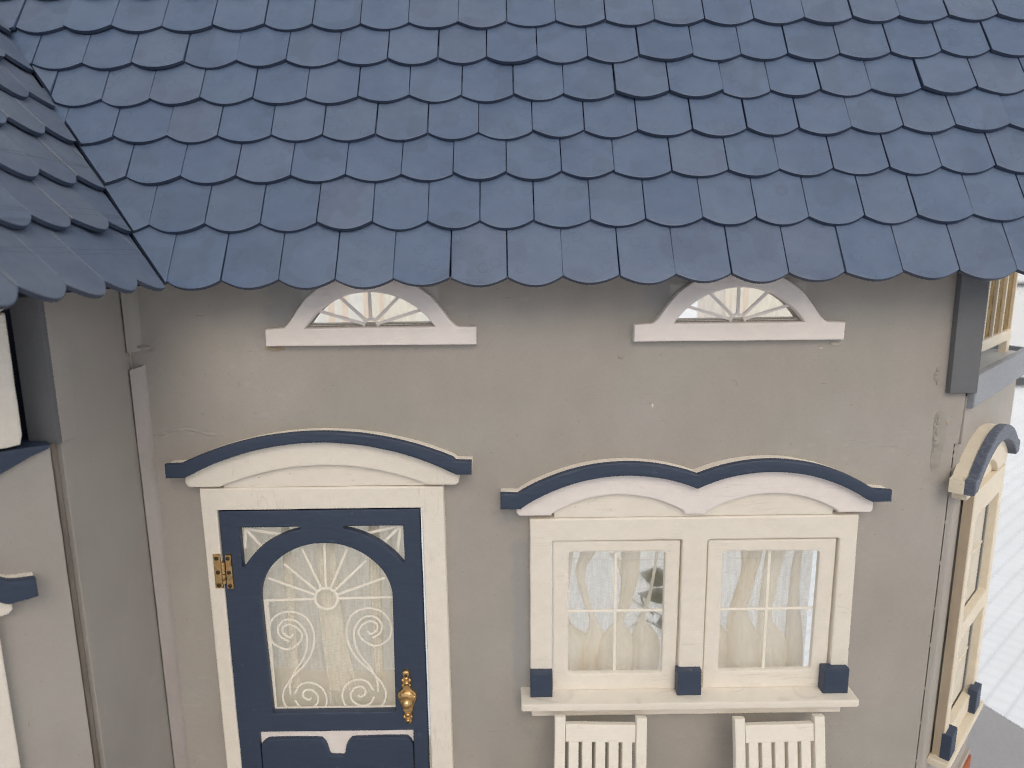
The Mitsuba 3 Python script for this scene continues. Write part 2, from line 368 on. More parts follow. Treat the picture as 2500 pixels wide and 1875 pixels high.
ROWS = [
 [-.1104, -.0931, -.0746, -.0562, -.0377, -.0194, -.0012, .0166, .0349, .0528, .071, .0893, .1074, .1259, .1443, .1627, .181],
 [-.1197, -.101, -.0826, -.0639, -.0457, -.0273, -.0101, .008, .0267, .045, .0637, .0817, .0989, .1174, .1347, .1537, .172],
 [-.1302, -.1116, -.0927, -.0742, -.0555, -.0366, -.019, -.001, .0176, .0358, .0552, .0743, .0917, .1103, .129, .1468, .1653, .184],
 [-.1377, -.1189, -.1012, -.0828, -.0648, -.0463, -.0282, -.0105, .0082, .0265, .0449, .0639, .0828, .1011, .1191, .1372, .1552, .1742],
 [-.1447, -.1276, -.1095, -.0907, -.0719, -.0536, -.0352, -.0165, .0018, .0197, .0381, .0573, .0763, .0931, .1111, .1289, .1471, .1665, .185],
 [-.1544, -.1367, -.1175, -.0986, -.0803, -.0615, -.0436, -.0253, -.0078, .0107, .0291, .0475, .0672, .0847, .1019, .1206, .1391, .1575, .1753],
 [-.1823, -.1644, -.1465, -.1279, -.1093, -.0901, -.0723, -.0547, -.0368, -.0182, -.0003, .0179, .0364, .0546, .0733, .0914, .1103, .128, .1456, .1635, .1818]]
roof = group_key(H, 'roof')
SMAX, XR = .205, .212
def valley_x(s): return E0[0]-s*math.sin(AL)/math.tan(BE)
def valley_y(s): return E0[1]+s*math.sin(BE)/math.tan(AL)
mclip = Polygon([(valley_x(-.02)-.006, -.02), (XR, -.02), (XR, SMAX+.03), (valley_x(SMAX+.03)-.006, SMAX+.03)])
u = place(slab(Polygon([(valley_x(.0075)-.007, .0075), (XR-.001, .0075), (XR-.001, SMAX+.012), (valley_x(SMAX+.012)-.007, SMAX+.012)]), -.004, -.0003, .0002), MAIN)
back = place(slab(Polygon([(-.40, 0), (XR-.001, 0), (XR-.001, .16), (-.40, .16)]), -.003, 0, .0002), FLAT)
yr, zr = MAIN(np.array([[0, SMAX+.012, 0]]))[0, 1:]
back.vertices = np.stack([back.vertices[:, 0], yr+back.vertices[:, 1]*.62, zr-back.vertices[:, 1]*.78+back.vertices[:, 2]], 1)
part(H, 'roof__underlay', join(u, back), 'mat_underlay', False)
W0 = .0183
for r, s0 in enumerate(ROW_S):
    if s0 > SMAX: break
    if r < len(ROWS): J = list(ROWS[r])
    else:
        J = [-.1004-.0092*(r % 2)+.0183*i+rng.uniform(-.0005, .0005) for i in range(-12, 17)]
    while J[0] > valley_x(s0+.03)-.004: J.insert(0, J[0]-W0)
    while J[-1] < XR: J.append(J[-1]+W0)
    nxt = (ROW_S[r+1] if r+1 < len(ROW_S) else s0+.0167)-s0
    for a, b in zip(J[:-1], J[1:]):
        gap = rng.choice([.00003, .00005, .00008, .00008, .00018])
        p = scallop(a+gap, b-gap, s0+rng.uniform(-.0003, .0003), nxt+.0105, .0031+rng.uniform(-.0003, .0003), rng)
        p = p.intersection(mclip)
        if p.is_empty or p.area < 6e-6 or p.geom_type != 'Polygon': continue
        m = shingle_mesh(p, s0, nxt+.0105, MAIN, rng, .0022)
        if a < valley_x(s0+.03)+.022: m = valley_trim(m, 1)
        if m is None or np.ptp(m.vertices, 0).max() < .003: continue
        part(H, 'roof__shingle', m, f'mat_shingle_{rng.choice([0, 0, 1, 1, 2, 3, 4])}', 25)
sroof = group_key(H, 'side_roof')
SROW_S = [.0002, .0230, .0418, .0628, .0798, .0975, .1165, .1345, .152, .170, .188]
SFIRST = [-.0339, -.0208, -.0145, -.0064, .0048, .0113, .0215, .030, .039, .048, .057]
sclip = Polygon([(valley_y(-.02)+.006, -.02), (-.14, -.02), (-.14, .21), (valley_y(.21)+.006, .21)])
part(H, 'side_roof__underlay', place(slab(Polygon([(valley_y(.0075)+.006, .0075), (-.135, .0075), (-.135, .20), (valley_y(.20)+.006, .20)]), -.004, -.0004, .0002), SIDEROOF), 'mat_underlay', False)
for r, s0 in enumerate(SROW_S):
    J = [SFIRST[r]+.0356, SFIRST[r]+.0178]
    while J[-1] > -.135: J.append(J[-1]-.0178)
    if r == 0: J = [.0017, -.0161, -.0339, -.0513, -.0682, -.0866, -.104, -.122, -.14]
    if r == 1: J = [.0148, -.003, -.0208, -.0394, -.0565, -.0743, -.0925, -.110, -.128]
    nxt = (SROW_S[r+1] if r+1 < len(SROW_S) else s0+.018)-s0
    for b, a in zip(J[:-1], J[1:]):
        gap = rng.choice([.00004, .00007, .00012])
        p = scallop(a+gap, b-gap, s0+rng.uniform(-.0003, .0003), nxt+.0105, .0046, rng).intersection(sclip)
        if p.is_empty or p.area < 6e-6 or p.geom_type != 'Polygon': continue
        m = shingle_mesh(p, s0, nxt+.0105, SIDEROOF, rng, .0030)
        if b > valley_y(s0)-.006: m = valley_trim(m, -1)
        if m is None or np.ptp(m.vertices, 0).max() < .003: continue
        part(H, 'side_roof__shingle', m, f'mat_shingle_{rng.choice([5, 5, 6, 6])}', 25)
yl = SIDEROOF(np.array([[0, .20, 0]]))[0]
part(H, 'side_roof__back_slope', trimesh.Trimesh([(yl[0], -.135, yl[2]), (yl[0], .14, yl[2]), (yl[0]-.14, .14, yl[2]-.176), (yl[0]-.14, -.135, yl[2]-.176)], [[0, 1, 2], [0, 2, 3]], process=False), 'mat_underlay', False)

# ------------------------------------------------------------------ main wall
ZB = -.268
GX = lambda z: .1618+LEAN*(z+.0717)
wallp = Polygon([(XS, ZB), (GX(ZB)-.00015, ZB), (GX(-.0717)-.00015, -.0717), (.1632, -.0716), (.1640, -.056), (.1640, .021), (XS, .012)])
door_hole = sbox(-.1085, ZB-.01, -.0340, -.0925)
win_hole = sbox(.0135, -.1680, .1205, -.1060)
def archpoly(cx, zb, hw, h, n=28): return Polygon(circle3(cx+hw, zb, cx, zb+h, cx-hw, zb, n))
A1, A2 = (-.0496, -.0256), (.0799, -.0257)
holes = [archpoly(c[0], c[1]+.0004, .0226, .0123) for c in (A1, A2)]
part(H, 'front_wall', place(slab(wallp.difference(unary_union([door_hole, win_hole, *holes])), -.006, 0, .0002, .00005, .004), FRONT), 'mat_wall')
# corner strip past the thin broken joint, rounded to the bay side
strip = []
for z in np.linspace(ZB, -.0717, 9):
    x0 = GX(z)+.00018
    prof = [(x0, -.004), (x0, .00005), (x0+.0003, -.0003)][:0]
    c = .1650+LEAN*(z+.0717)
    strip.append([(x0, .004), (x0, -.0001), (x0+.0009, -.00035), (c-.0012, -.0003), (c-.0004, .0001), (c, .0010), (c+.002, .0034)])
V = np.array([[(x, y, z) for x, y in s] for s, z in zip(strip, np.linspace(ZB, -.0717, 9))]).reshape(-1, 3)
k = len(strip[0]); Fc = []
for i in range(8):
    for j in range(k-1): Fc += [[i*k+j, i*k+j+1, (i+1)*k+j+1], [i*k+j, (i+1)*k+j+1, (i+1)*k+j]]
part(H, 'corner_strip', trimesh.Trimesh(V, Fc, process=False), 'mat_wall', 40)
fills = []
for z in [-.0735, -.0762, -.0815, -.0845, -.0905, -.102, -.118, -.1185, -.137, -.152, -.1525, -.171, -.186, -.203, -.219]:
    fills.append(bx(FRONT, GX(z)-.0002, GX(z)+.0003, z-.0006, z+.0006, -.002, .0001, .0001, 0))
part(H, 'joint_filler', join(*fills), 'mat_wall', 30)

# side wall of the projecting wing, its bare front edge, and the wing's front
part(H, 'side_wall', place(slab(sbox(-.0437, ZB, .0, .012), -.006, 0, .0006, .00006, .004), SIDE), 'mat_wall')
part(H, 'side_wall_edge', place(slab(Polygon([(-.0460, ZB), (-.0437, ZB), (-.0437, -.0545), (-.0460, -.0545)]), -.007, -.0016, .0003, .0003, .003, 3), SIDE), 'mat_wall_bare')
part(H, 'gap_backing', place(slab(sbox(-.0520, ZB, -.0437, -.056), -.016, -.011, .0003), SIDE), 'mat_wall_bare')  # added backing block behind the slot, only there to keep it dark
part(H, 'raised_patch', place(slab(Polygon([(-.0443, -.0549), (-.0383, -.0552), (-.0366, -.0545), (-.0362, -.051), (-.0355, -.030), (-.0340, -.008), (-.0443, -.008)]), -.0005, .0007, .0006, .0001, .003, 5), SIDE), 'mat_wall')
part(H, 'frieze', bx(SIDE, -.0440, -.0268, -.0104, -.004, -.0005, .0009, .0003), 'mat_cream')
# quarter-round cove strips in the inner corner, broken in the middle
def cove(z0, z1, cut0, cut1):
    prof = [(XS+.0004, -.0030), (XS+.0008, -.0033), (XS+.0022, -.0027), (XS+.0037, -.0016), (XS+.0046, -.0006), (XS+.0049, .0004)]
    n = len(prof); V, Fc = [], []
    zs = np.linspace(z0, z1, 26)
    for i, z in enumerate(zs):
        for j, (x, y) in enumerate(prof):
            q = meshkit.noise(np.array([[x*40, y*40, z*140]]), 4)[0]-.5
            zz = z+(cut0*(j/(n-1)-.5) if i == 0 else 0)+(cut1*(j/(n-1)-.5) if i == len(zs)-1 else 0)
            V.append((x+.0004*q, y-.0003*q, zz))
    for i in range(len(zs)-1):
        for j in range(n-1): Fc += [[i*n+j, i*n+j+1, (i+1)*n+j+1], [i*n+j, (i+1)*n+j+1, (i+1)*n+j]]
    for e, sg in ((0, 1), ((len(zs)-1)*n, -1)):
        V.append((XS, 0, V[e][2])); c = len(V)-1
        Fc += [[c, e+j+1, e+j][::sg] for j in range(n-1)]
    return trimesh.Trimesh(V, Fc, process=False)
part(H, 'cove_strip', cove(-.0332, .010, .0006, 0), 'mat_wall', 35)
part(H, 'cove_strip', cove(ZB, -.0390, 0, .0022), 'mat_cove', 35)
chip = trimesh.creation.icosphere(2, .001)
def lump(x, z, sx, sz, sy, seed):
    m = trimesh.creation.icosphere(3, 1.0); v = m.vertices
    q = meshkit.fbm(v*2.3+seed*5.1, 3, seed)
    v = v*(.45+1.1*q[:, None])
    return trimesh.Trimesh(np.stack([x+v[:, 0]*sx, v[:, 1]*sy-.0001, z+v[:, 2]*sz], 1), m.faces, process=False)
part(H, 'plaster_crumb', join(lump(-.1306, -.0322, .0022, .0009, .0007, 1), lump(-.1285, -.0333, .0013, .0004, .0004, 2), lump(-.1318, -.0318, .0010, .0008, .0016, 3)), 'mat_wall')

def ridge(path, r, h, seed):
    P = spline(path, 6); V, Fc, n = [], [], 7
    for i, (x, z) in enumerate(P):
        e = min(1, i/4, (len(P)-1-i)/4)
        q = .5+meshkit.noise(np.array([[x*500, z*500, seed]]), seed)[0]
        for j in range(n):
            a = math.pi*j/(n-1); V.append((x, .0001-h*e*q*math.sin(a), z+r*e*q*math.cos(a)))
    for i in range(len(P)-1):
        for j in range(n-1): a = i*n+j; Fc += [[a, a+n, a+1], [a+1, a+n, a+n+1]]
    return trimesh.Trimesh(V, Fc, process=False)
part(H, 'plaster_ridge', ridge(S((-131, -63.9), (-129.8, -64.2), (-125.8, -63.3), (-122, -62.3), (-117, -62.4), (-112.3, -63.8), (-103.4, -65.2)), .0006, .00035, 2), 'mat_wall', True)
part(H, 'plaster_ridge', ridge(S((116.6, -69.7), (126, -70.5), (137, -72.2), (148.3, -72.9)), .00022, .00014, 5), 'mat_wall', True)
part(H, 'filler_patch', place(slab(Polygon(spline(S((153.9, -60.4), (156.6, -59.6), (158.0, -64), (157.9, -72), (157.0, -79), (155.2, -82.5), (153.6, -80), (153.6, -70)), 5, True)), -.0003, .00022, .0002, .0003, .002, 90), FRONT), 'mat_filler_grey')
part(H, 'filler_patch', join(*[lump(.1545+.0004*math.sin(3*k), -.0612-.0021*k, .0005+.00025*(k % 3), .0011, .0005, 20+k) for k in range(7)]), 'mat_filler_grey', True)
part(H, 'filler_patch', join(*[lump(.1530+.0006*math.sin(5*k), -.0440-.0016*k, .0006+.0002*(k % 3), .0008, .0004, 40+k) for k in range(4)]), 'mat_wall', True)
part(H, 'paint_chip', join(lump(-.0845, -.0331, .0034, .0008, .0004, 7), lump(-.0822, -.0328, .0016, .0007, .0006, 8)), 'mat_tan_wood', True)
part(H, 'paint_chip', join(lump(.1155, -.0340, .0018, .0006, .0005, 9), lump(.1102, -.0356, .0008, .0004, .0003, 10)), 'mat_chip', True)
part(H, 'paint_chip', lump(.0507, -.0557, .0003, .0007, .0003, 11), 'mat_print', True)
part(H, 'plaster_crumb', lump(.0389, -.0378, .0010, .0006, .0004, 13), 'mat_wall', True)
part(H, 'paint_chip', lump(.1582, -.0636, .0007, .0007, .0003, 14), 'mat_tan_wood', True)

# corner boards of the upper storey
part(H, 'corner_board', bx(FRONT, .1564, .1663, -.0523, .012, -.001, .0028, .0005, .00008, 1), 'mat_grey_board')
part(H, 'corner_board', place(slab(sbox(-.1440, -.0545, -.1352, .0), -.0005, .0015, .0003, .00006), Frame((0, -.0450, 0), (1, 0, 0), (0, -1, 0))), 'mat_grey_board')

# ------------------------------------------------------------------ left bay
LB = group_key(H, 'left_bay')
zt = -.0540
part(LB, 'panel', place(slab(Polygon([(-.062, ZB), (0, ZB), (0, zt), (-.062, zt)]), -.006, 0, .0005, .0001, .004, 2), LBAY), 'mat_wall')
part(LB, 'sill', place(slab(Polygon([(-.0002, -.0537), (-.0007, -.0549), (-.0054, -.0563), (-.0128, -.0597), (-.030, -.0665), (-.062, -.0675), (-.062, -.0530), (-.02, -.0530)]), -.019, .0016, .0004, .0001, .003, 3), LBAY), 'mat_trim_blue')
part(LB, 'jamb', place(slab(sbox(-.060, -.0700, .012, .008), -.024, -.020, .0003), LBAY), 'mat_trim_blue')  # added backing panel that closes the gap against light from behind
part(LB, 'upper_frame', place(slab(Polygon([(-.0064, -.0150), (-.0066, -.0495), (-.0073, -.0524), (-.0105, -.0527), (-.062, -.0527), (-.062, -.0150)]), -.006, .0024, .0012, .0001, .003, 4), LBAY), 'mat_cream')
part(LB, 'bracket', place(slab(Polygon(spline(S((-4.8, -11.8), (-6.6, -13.6), (-10, -14.6), (-30, -15), (-30, -6), (-6.0, -6), (-5.4, -9)), 4, True)), -.004, .0035, .0008), LBAY), 'mat_cream')
hw = spline(S((-9.0, -91.0), (-14.2, -90.0), (-17, -88.6), (-24, -83), (-38, -78.6), (-52, -77.6), (-62, -78)), 5)
lw_ = spline(S((-62, -84.5), (-52, -84), (-38, -86), (-24, -90.6), (-17, -96.1), (-14.2, -96.6), (-9.0, -96.7)), 5)
part(LB, 'hood_board', place(slab(Polygon([*hw, *lw_]), -.001, .003, .0005), LBAY), 'mat_cream')
part(LB, 'hood', place(slab(Polygon([*hw, *lw_]), .003, .006, .0006, .0001, .003, 6), LBAY), 'mat_trim_blue')
part(LB, 'pediment', place(slab(Polygon([*S((-15, -93), (-15, -99.6), (-16.3, -100.7), (-62, -101.5), (-62, -86), (-38, -86), (-24, -90))]), -.001, .0028, .0006), LBAY), 'mat_cream')
part(LB, 'window_frame', place(slab(sbox(-.062, -.24, -.0190, -.1012), -.001, .0032, .0006, .0001, .004, 8), LBAY), 'mat_cream')
LBE = LBAY(np.array([[-.062, 0, -.003]]))[0]
part(LB, 'outer_wall', place(slab(sbox(LBE[0]-.13, ZB, LBE[0]+.001, .01), -.006, 0, .0005), Frame((0, LBE[1], 0), (1, 0, 0), (0, -1, 0))), 'mat_wall')

# ------------------------------------------------------------------ hood mouldings (cream back board, blue front rail) and pediments
def hood(parent, fr, top, bot, ped, w=(.0012, .0060, .0082), wp=.0050, mat='mat_cream', pmat='mat_cream_crazed', recess=None, rmat='mat_cream', blue='mat_trim_blue', zfoot=-.0837):
    low = lambda d: Polygon([*[(x, z-d) for x, z in top], *bot[::-1]]).buffer(0)
    poly = low(.0006)
    part(parent, 'hood_board', place(slab(low(.0013), -.0005, w[1], .0006, .0001, .003, 11), fr), mat)
    part(parent, 'hood', place(slab(poly, w[1], w[2], .0008, .00012, .003, 12), fr), blue)
    p = ped.difference(poly.buffer(-.001))
    if recess is not None:
        part(parent, 'pediment_back', place(slab(ped.buffer(-.0003).union(sbox(recess.bounds[0]+.001, zfoot, recess.bounds[2]-.001, ped.bounds[1]+.002)), -.0004, wp-.0022, .0003, .00008, .004, 13), fr), rmat)
        p = p.difference(recess)
    part(parent, 'pediment', place(slab(p, -.0004, wp, .0007, .0001, .003, 14), fr), pmat)

# ------------------------------------------------------------------ door
DF = group_key(H, 'door_frame')
fr_out = Polygon(S((-114.9, -268), (-114.7, -83.6), (-25.7, -84.0), (-25.3, -268)))
part(DF, 'jamb', place(slab(fr_out.difference(sbox(-.1090, -.30, -.0339, -.0922)), -.0005, .0036, .0006, .00012, .004, 21), FRONT), 'mat_cream_crazed')
top = [*S((-124.3, -72.5), (-118.6, -72.3)), *circle3(-.1172, -.0717, -.0690, -.0611, -.0215, -.0713), *S((-20.4, -72.4), (-14.8, -72.6))]
bot = [*S((-124.4, -78.3), (-117.6, -78.2)), *circle3(-.1160, -.0775, -.0690, -.0659, -.0220, -.0777), *S((-20.2, -78.5), (-15.0, -78.4))]
ped = Polygon([*S((-119, -78), (-119.0, -80.8), (-118.5, -82.2), (-117.4, -82.8), (-21, -83.2), (-19.9, -82.4), (-19.6, -80.6), (-19.6, -77.5)), *circle3(-.024, -.0745, -.0690, -.0630, -.114, -.0745)]).buffer(0)
hood(DF, FRONT, top, bot, ped, recess=Polygon([*circle3(-.1071, -.0831, -.0685, -.0752, -.0308, -.0831), *S((-30.8, -85), (-107.1, -85))]), rmat='mat_cream')
DR = group_key(H, 'door')
leaf = Polygon(S((-109.7, -268), (-108.7, -92.6), (-34.7, -92.7), (-35.1, -268)))
CX, CZ = -.0711, -.1281
opening = Polygon([*arc(CX, CZ, .0249, .0223, 0, 180, 40), *S((-95.0, -175.6), (-47.2, -175.7))])
band = Polygon([*arc(CX, CZ, .0336, .0286, 0, 180, 40)])
spand = sbox(-.1017, -.1240, -.0411, -.0993).difference(Polygon([*arc(CX, CZ, .0338, .0289, -5, 185, 60)])).difference(sbox(-.078, -.13, -.064, -.09))
spand = spand.buffer(-.0004).buffer(.0004)
lower = sbox(-.1010, -.262, -.0407, -.1840)
part(DR, 'leaf', place(slab(leaf.difference(unary_union([opening, spand, lower])), .0002, .0031, .0006, .0001, .003, 22), FRONT), 'mat_trim_blue')
part(DR, 'panel_back', bx(FRONT, -.1016, -.0402, -.2625, -.1835, -.0004, .0012, .0002, 0), 'mat_white')
pb = Polygon([*S((-100.9, -262), (-101.0, -191.6)), *spline(S((-100.6, -189.4), (-98.6, -187.7), (-95.5, -187.2), (-79.0, -187.3), (-76.2, -188.3), (-74.9, -190.6), (-74.2, -193.8)), 4),
              *S((-73.6, -194.9), (-68.4, -195.1)), *spline(S((-67.9, -193.8), (-67.2, -190.4), (-65.6, -188.2), (-62.8, -187.2), (-45.5, -187.0), (-42.4, -187.8), (-40.9, -190.4)), 4), *S((-40.8, -262))])
part(DR, 'raised_panel', place(slab(pb, .0012, .0030, .0008, .00008, .003, 23), FRONT), 'mat_trim_blue')
part(DR, 'pane', trimesh.Trimesh(FRONT(np.array([(-.103, -.178, .0004), (-.040, -.178, .0004), (-.040, -.098, .0004), (-.103, -.098, .0004)])), [[0, 1, 2], [0, 2, 3]], process=False), 'mat_pane', False)
def strokes(lines, width): return unary_union([LineString(l).buffer(width/2, cap_style=2, join_style=1) for l in lines])
F0 = (-.0720, -.1293)
rays = [(-94.9, -129.7), (-93.0, -120.8), (-86.3, -115.6), (-79.6, -109.6), (-71.3, -105.0), (-63.0, -109.4), (-56.6, -114.6), (-49.6, -121.2), (-46.2, -129.1)]
def printed(name, poly):
    part(DR, name, place(slab(poly, -.0001, .00018, .00005), FRONT), 'mat_print', False)
inner = opening.buffer(.0004)
printed('border', sbox(-.0962, -.1765, -.0942, -.130).union(sbox(-.0955, -.1766, -.0465, -.1750)))
for r_ in rays:
    d = np.array(r_)*mm-np.array(F0); d /= np.linalg.norm(d)
    printed('ray', LineString([np.array(F0)+d*.0042, np.array(r_)*mm+d*.001]).buffer(.00045, cap_style=2).intersection(inner))
printed('hub', Point(F0).buffer(.0048, 24).difference(Point(F0).buffer(.0038, 24)))
def crop5(x, y):   # the scroll as drawn, in millimetres on the pane
    return (-.0720+(x-530)*.0000649, -.1293-(y-580)*.0000690)
L1 = [(350, 757), (372, 800), (345, 850), (272, 884), (195, 842), (176, 760), (222, 682), (310, 655), (400, 690), (442, 780), (432, 880), (382, 970), (304, 1048), (242, 1130), (230, 1205), (272, 1272), (360, 1307), (450, 1282), (492, 1210), (470, 1130), (400, 1092), (335, 1108), (302, 1160)]
L2 = [(350, 757), (300, 733), (262, 752), (262, 785), (300, 812), (318, 790)]
L3 = [(292, 836), (244, 805), (232, 752), (275, 706), (340, 712), (390, 770), (400, 842), (374, 932), (312, 1020), (277, 1100), (276, 1168)]
L4 = [(300, 1200), (330, 1245), (385, 1255), (432, 1225), (440, 1180), (408, 1140), (365, 1140), (350, 1175), (380, 1200), (400, 1190)]
for mir in (False, True):
    ls = []
    for L in (L1, L2, L3, L4):
        pts = [crop5(x, y) for x, y in L]
        if mir: pts = [(2*-.0715-x+.0003, z+.0010) for x, z in pts]
        ls.append(spline(pts, 6))
    printed('scroll', strokes(ls, .00065).buffer(.00003))
sp = [[(-100.5, -100.6), (-87, -103.2)], [(-100.5, -100.6), (-94, -109.0)], [(-100.5, -100.6), (-101.2, -108)], [(-42.2, -100.1), (-57, -103.6)], [(-42.2, -100.1), (-50.4, -108.2)], [(-42.2, -100.1), (-44.5, -113)]]
for l in sp:
    printed('corner_ray', LineString(S(*l)).buffer(.00055, cap_style=1).intersection(spand.buffer(.0008)))
# hinge: two leaves, three knuckles, six pins
HG = group_key(DR, 'hinge')
def cyl(x, y, z0, z1, r, n=16):
    m = trimesh.creation.cylinder(r, z1-z0, sections=n); m.apply_translation((x, y, (z0+z1)/2)); return m
hm = [place(slab(Polygon(S((-112.0, -122.6), (-109.1, -122.6), (-109.3, -109.0), (-112.0, -109.0))), .0034, .0041, .0002), FRONT),
      place(slab(Polygon(S((-107.6, -122.7), (-105.2, -122.7), (-105.3, -109.4), (-107.4, -109.4))), .0030, .0042, .0002), FRONT),
      *[cyl(-.1084, -.0044, a, b, .00075) for a, b in ((-.1204, -.1190), (-.1187, -.1168), (-.1165, -.1120))]]
part(DR, 'hinge', join(*hm), 'mat_brass', 30)
pins = [trimesh.creation.icosphere(2, .00078) for _ in range(6)]
for m, (x, z) in zip(pins, [(-110.6, -110.6), (-110.5, -116.2), (-110.5, -121.4), (-106.4, -110.7), (-106.4, -116.3), (-106.4, -121.6)]):
    m.vertices *= [1, .45, 1]; m.apply_translation((x*mm, -.0043, z*mm))
part(DR, 'hinge_pin', join(*pins), 'mat_dark_pin', True)
# ornate brass handle plate
OUT = [(300, 30), (318, 62), (350, 80), (390, 76), (420, 58), (438, 64), (478, 88), (515, 66), (550, 96), (600, 102), (640, 84), (690, 112), (740, 178), (800, 202), (860, 196), (920, 172), (980, 138), (1050, 116), (1100, 112), (1150, 72), (1190, 98), (1240, 70), (1280, 78), (1330, 76), (1375, 40)]
hs = .0000186
hx = lambda y: -.0422+(y-800)*.3*1e-6
hz = lambda y: -.1688-(y-830)*.0000213
pl_ = Polygon([(hx(y)+w*hs, hz(y)) for y, w in OUT]+[(hx(y)-w*hs, hz(y)) for y, w in OUT[::-1]])
ms = [place(slab(pl_, .0030, .0044, .0008), FRONT)]
def blob(x, z, r, h, w=.0042, ry=1.0):
    m = trimesh.creation.icosphere(3, 1.0); m.vertices *= [r, h, r*ry]; m.apply_translation((x, -w, z)); return m
ms += [blob(-.0422, -.1702, .0025, .0032, .0046), blob(-.0422, -.1690, .0031, .0012, .0044)]
for a in (25, 55, 80, 105, 130, 155): ms.append(blob(-.0422+.0031*math.cos(math.radians(a)), -.1695+.0029*math.sin(math.radians(a)), .00055, .0006, .0046))
for z, r in ((-.1628, .0011), (-.1606, .0009), (-.1762, .0010), (-.1785, .0008)): ms.append(blob(-.0422, z, r, .0007, .0044, .8))
for z in (-.1636, -.1614, -.1770): ms += [blob(-.0422+sx*.0013, z, .0006, .0006, .0044, 1.3) for sx in (-1, 1)]
part(DR, 'handle', join(*ms), 'mat_brass', 35)
part(DR, 'handle_pin', join(*[blob(-.0423, z, .0006, .0004, .0045) for z in (-.1595, -.1792)]), 'mat_dark_pin', True)

# ------------------------------------------------------------------ double window
WN = group_key(H, 'double_window')
frame = Polygon(S((5.5, -168.2), (5.8, -97.2), (127.2, -97.2), (127.6, -168.2)))
jl, jr = sbox(.0139, -.170, .0624, -.1060), sbox(.0718, -.170, .1207, -.1062)
rj = lambda p: p.buffer(-.0008).buffer(.0008)
part(WN, 'frame', place(slab(frame.difference(unary_union([rj(jl), rj(jr)])), -.0005, .0036, .0006, .00012, .004, 31), FRONT), 'mat_cream')
top = [*S((-4.8, -84.9), (1.4, -85.2)), *circle3(.0028, -.0842, .0380, -.0740, .0655, -.0785)[:-1], (.0660, -.0788), *circle3(.0670, -.0784, .0965, -.0738, .1284, -.0846)[1:], *S((129.6, -85.2), (136.2, -85.8))]
bot = [*S((-4.9, -91.7), (2.4, -91.8)), *circle3(.0042, -.0905, .0390, -.0797, .0655, -.0846)[:-1], (.0662, -.0850), *circle3(.0670, -.0846, .0960, -.0791, .1272, -.0897)[1:], *S((129.6, -90.8), (136.3, -90.8))]
ped = Polygon([*S((.8, -91), (.9, -94.2), (1.8, -95.5), (130.6, -95.8), (131.4, -94.8), (131.4, -90)), *circle3(.1272, -.0885, .0960, -.0779, .0670, -.0834), *circle3(.0655, -.0834, .0390, -.0785, .0042, -.0893)]).buffer(0)
rec = unary_union([Polygon([*circle3(.0138, -.0949, .0395, -.0878, .0622, -.0945), (.0622, -.099), (.0138, -.099)]), Polygon([*circle3(.0706, -.0947, .0958, -.0881, .1187, -.0950), (.1187, -.099), (.0706, -.099)])])
hood(WN, FRONT, top, bot, ped, pmat='mat_white', recess=rec, zfoot=-.0971)
def sash(parent, outer, glass, seed):
    s = group_key(parent, 'sash')
    g = Polygon(glass).buffer(-.0012).buffer(.0012, 4)
    scene_key = part(parent, 'sash', place(slab(Polygon(outer).difference(g), .0002, .0024, .0007, .0001, .004, seed), FRONT), 'mat_cream')
    x0, z0, x1, z1 = g.bounds
    part(s, 'pane', trimesh.Trimesh(FRONT(np.array([(x0-.001, z0-.001, .0006), (x1+.001, z0-.001, .0006), (x1+.001, z1+.001, .0006), (x0-.001, z1+.001, .0006)])), [[0, 1, 2], [0, 2, 3]], process=False), 'mat_pane', False)
    xm = (x0+x1)/2
    part(s, 'muntin', place(slab(unary_union([sbox(xm-.00055, z0-.001, xm+.00055, z1+.001)]), .0000, .00035, .0001), FRONT), 'mat_print', False)
    zm = z0+(z1-z0)*.505
    part(s, 'muntin', place(slab(sbox(x0-.001, zm-.0005, x1+.001, zm+.0005), .0000, .00045, .0001), FRONT), 'mat_print', False)
sash(WN, S((14.2, -168.2), (14.3, -106.2), (62.0, -106.6), (61.7, -168.3)), S((20.1, -160.8), (20.3, -111.0), (56.3, -111.2), (56.2, -161.0)), 41)
sash(WN, S((72.2, -168.2), (72.3, -106.6), (120.2, -106.7), (119.9, -168.3)), S((78.2, -160.6), (78.2, -111.4), (114.1, -111.8), (113.7, -160.3)), 42)
part(WN, 'sill', place(slab(Polygon([(-.0045, -.0005), (.1348, -.0005), (.1352, .0105), (.1335, .0112), (-.003, .0112), (-.0046, .0105)]), -.0024, 0, .0007, .0001, .004, 43), Frame((0, 0, 0), (1, 0, 0), (0, 0, 0))), 'mat_cream')
k = list(scene)[-1]
def sill_mesh(fr, poly, z1, th, seed):
    v, f = slab(poly, -th, 0, .0006, .0001, .004, seed)
    return trimesh.Trimesh(fr(np.stack([v[:, 0], z1+v[:, 2], v[:, 1]], 1)), f[:, ::-1], process=False)
scene[k] = ply(sill_mesh(FRONT, Polygon(S((1.7, -.5), (129.2, -.5), (129.2, 10.6), (128.4, 11.2), (2.4, 11.2), (1.8, 10.6))), -.1678, .0027, 43), 'mat_cream', smooth=30)
part(WN, 'apron', bx(FRONT, .0058, .1248, -.1764, -.1702, -.0005, .0062, .0006, .0001, 44), 'mat_cream')
for x0, x1, z1 in ((.0054, .0138, -.1578), (.0614, .0706, -.1578), (.1170, .1267, -.1578)):
    part(WN, 'corner_block', bx(FRONT, x0, x1, -.1678, z1, .0026, .0070, .0006, .0001, 45), 'mat_trim_blue')

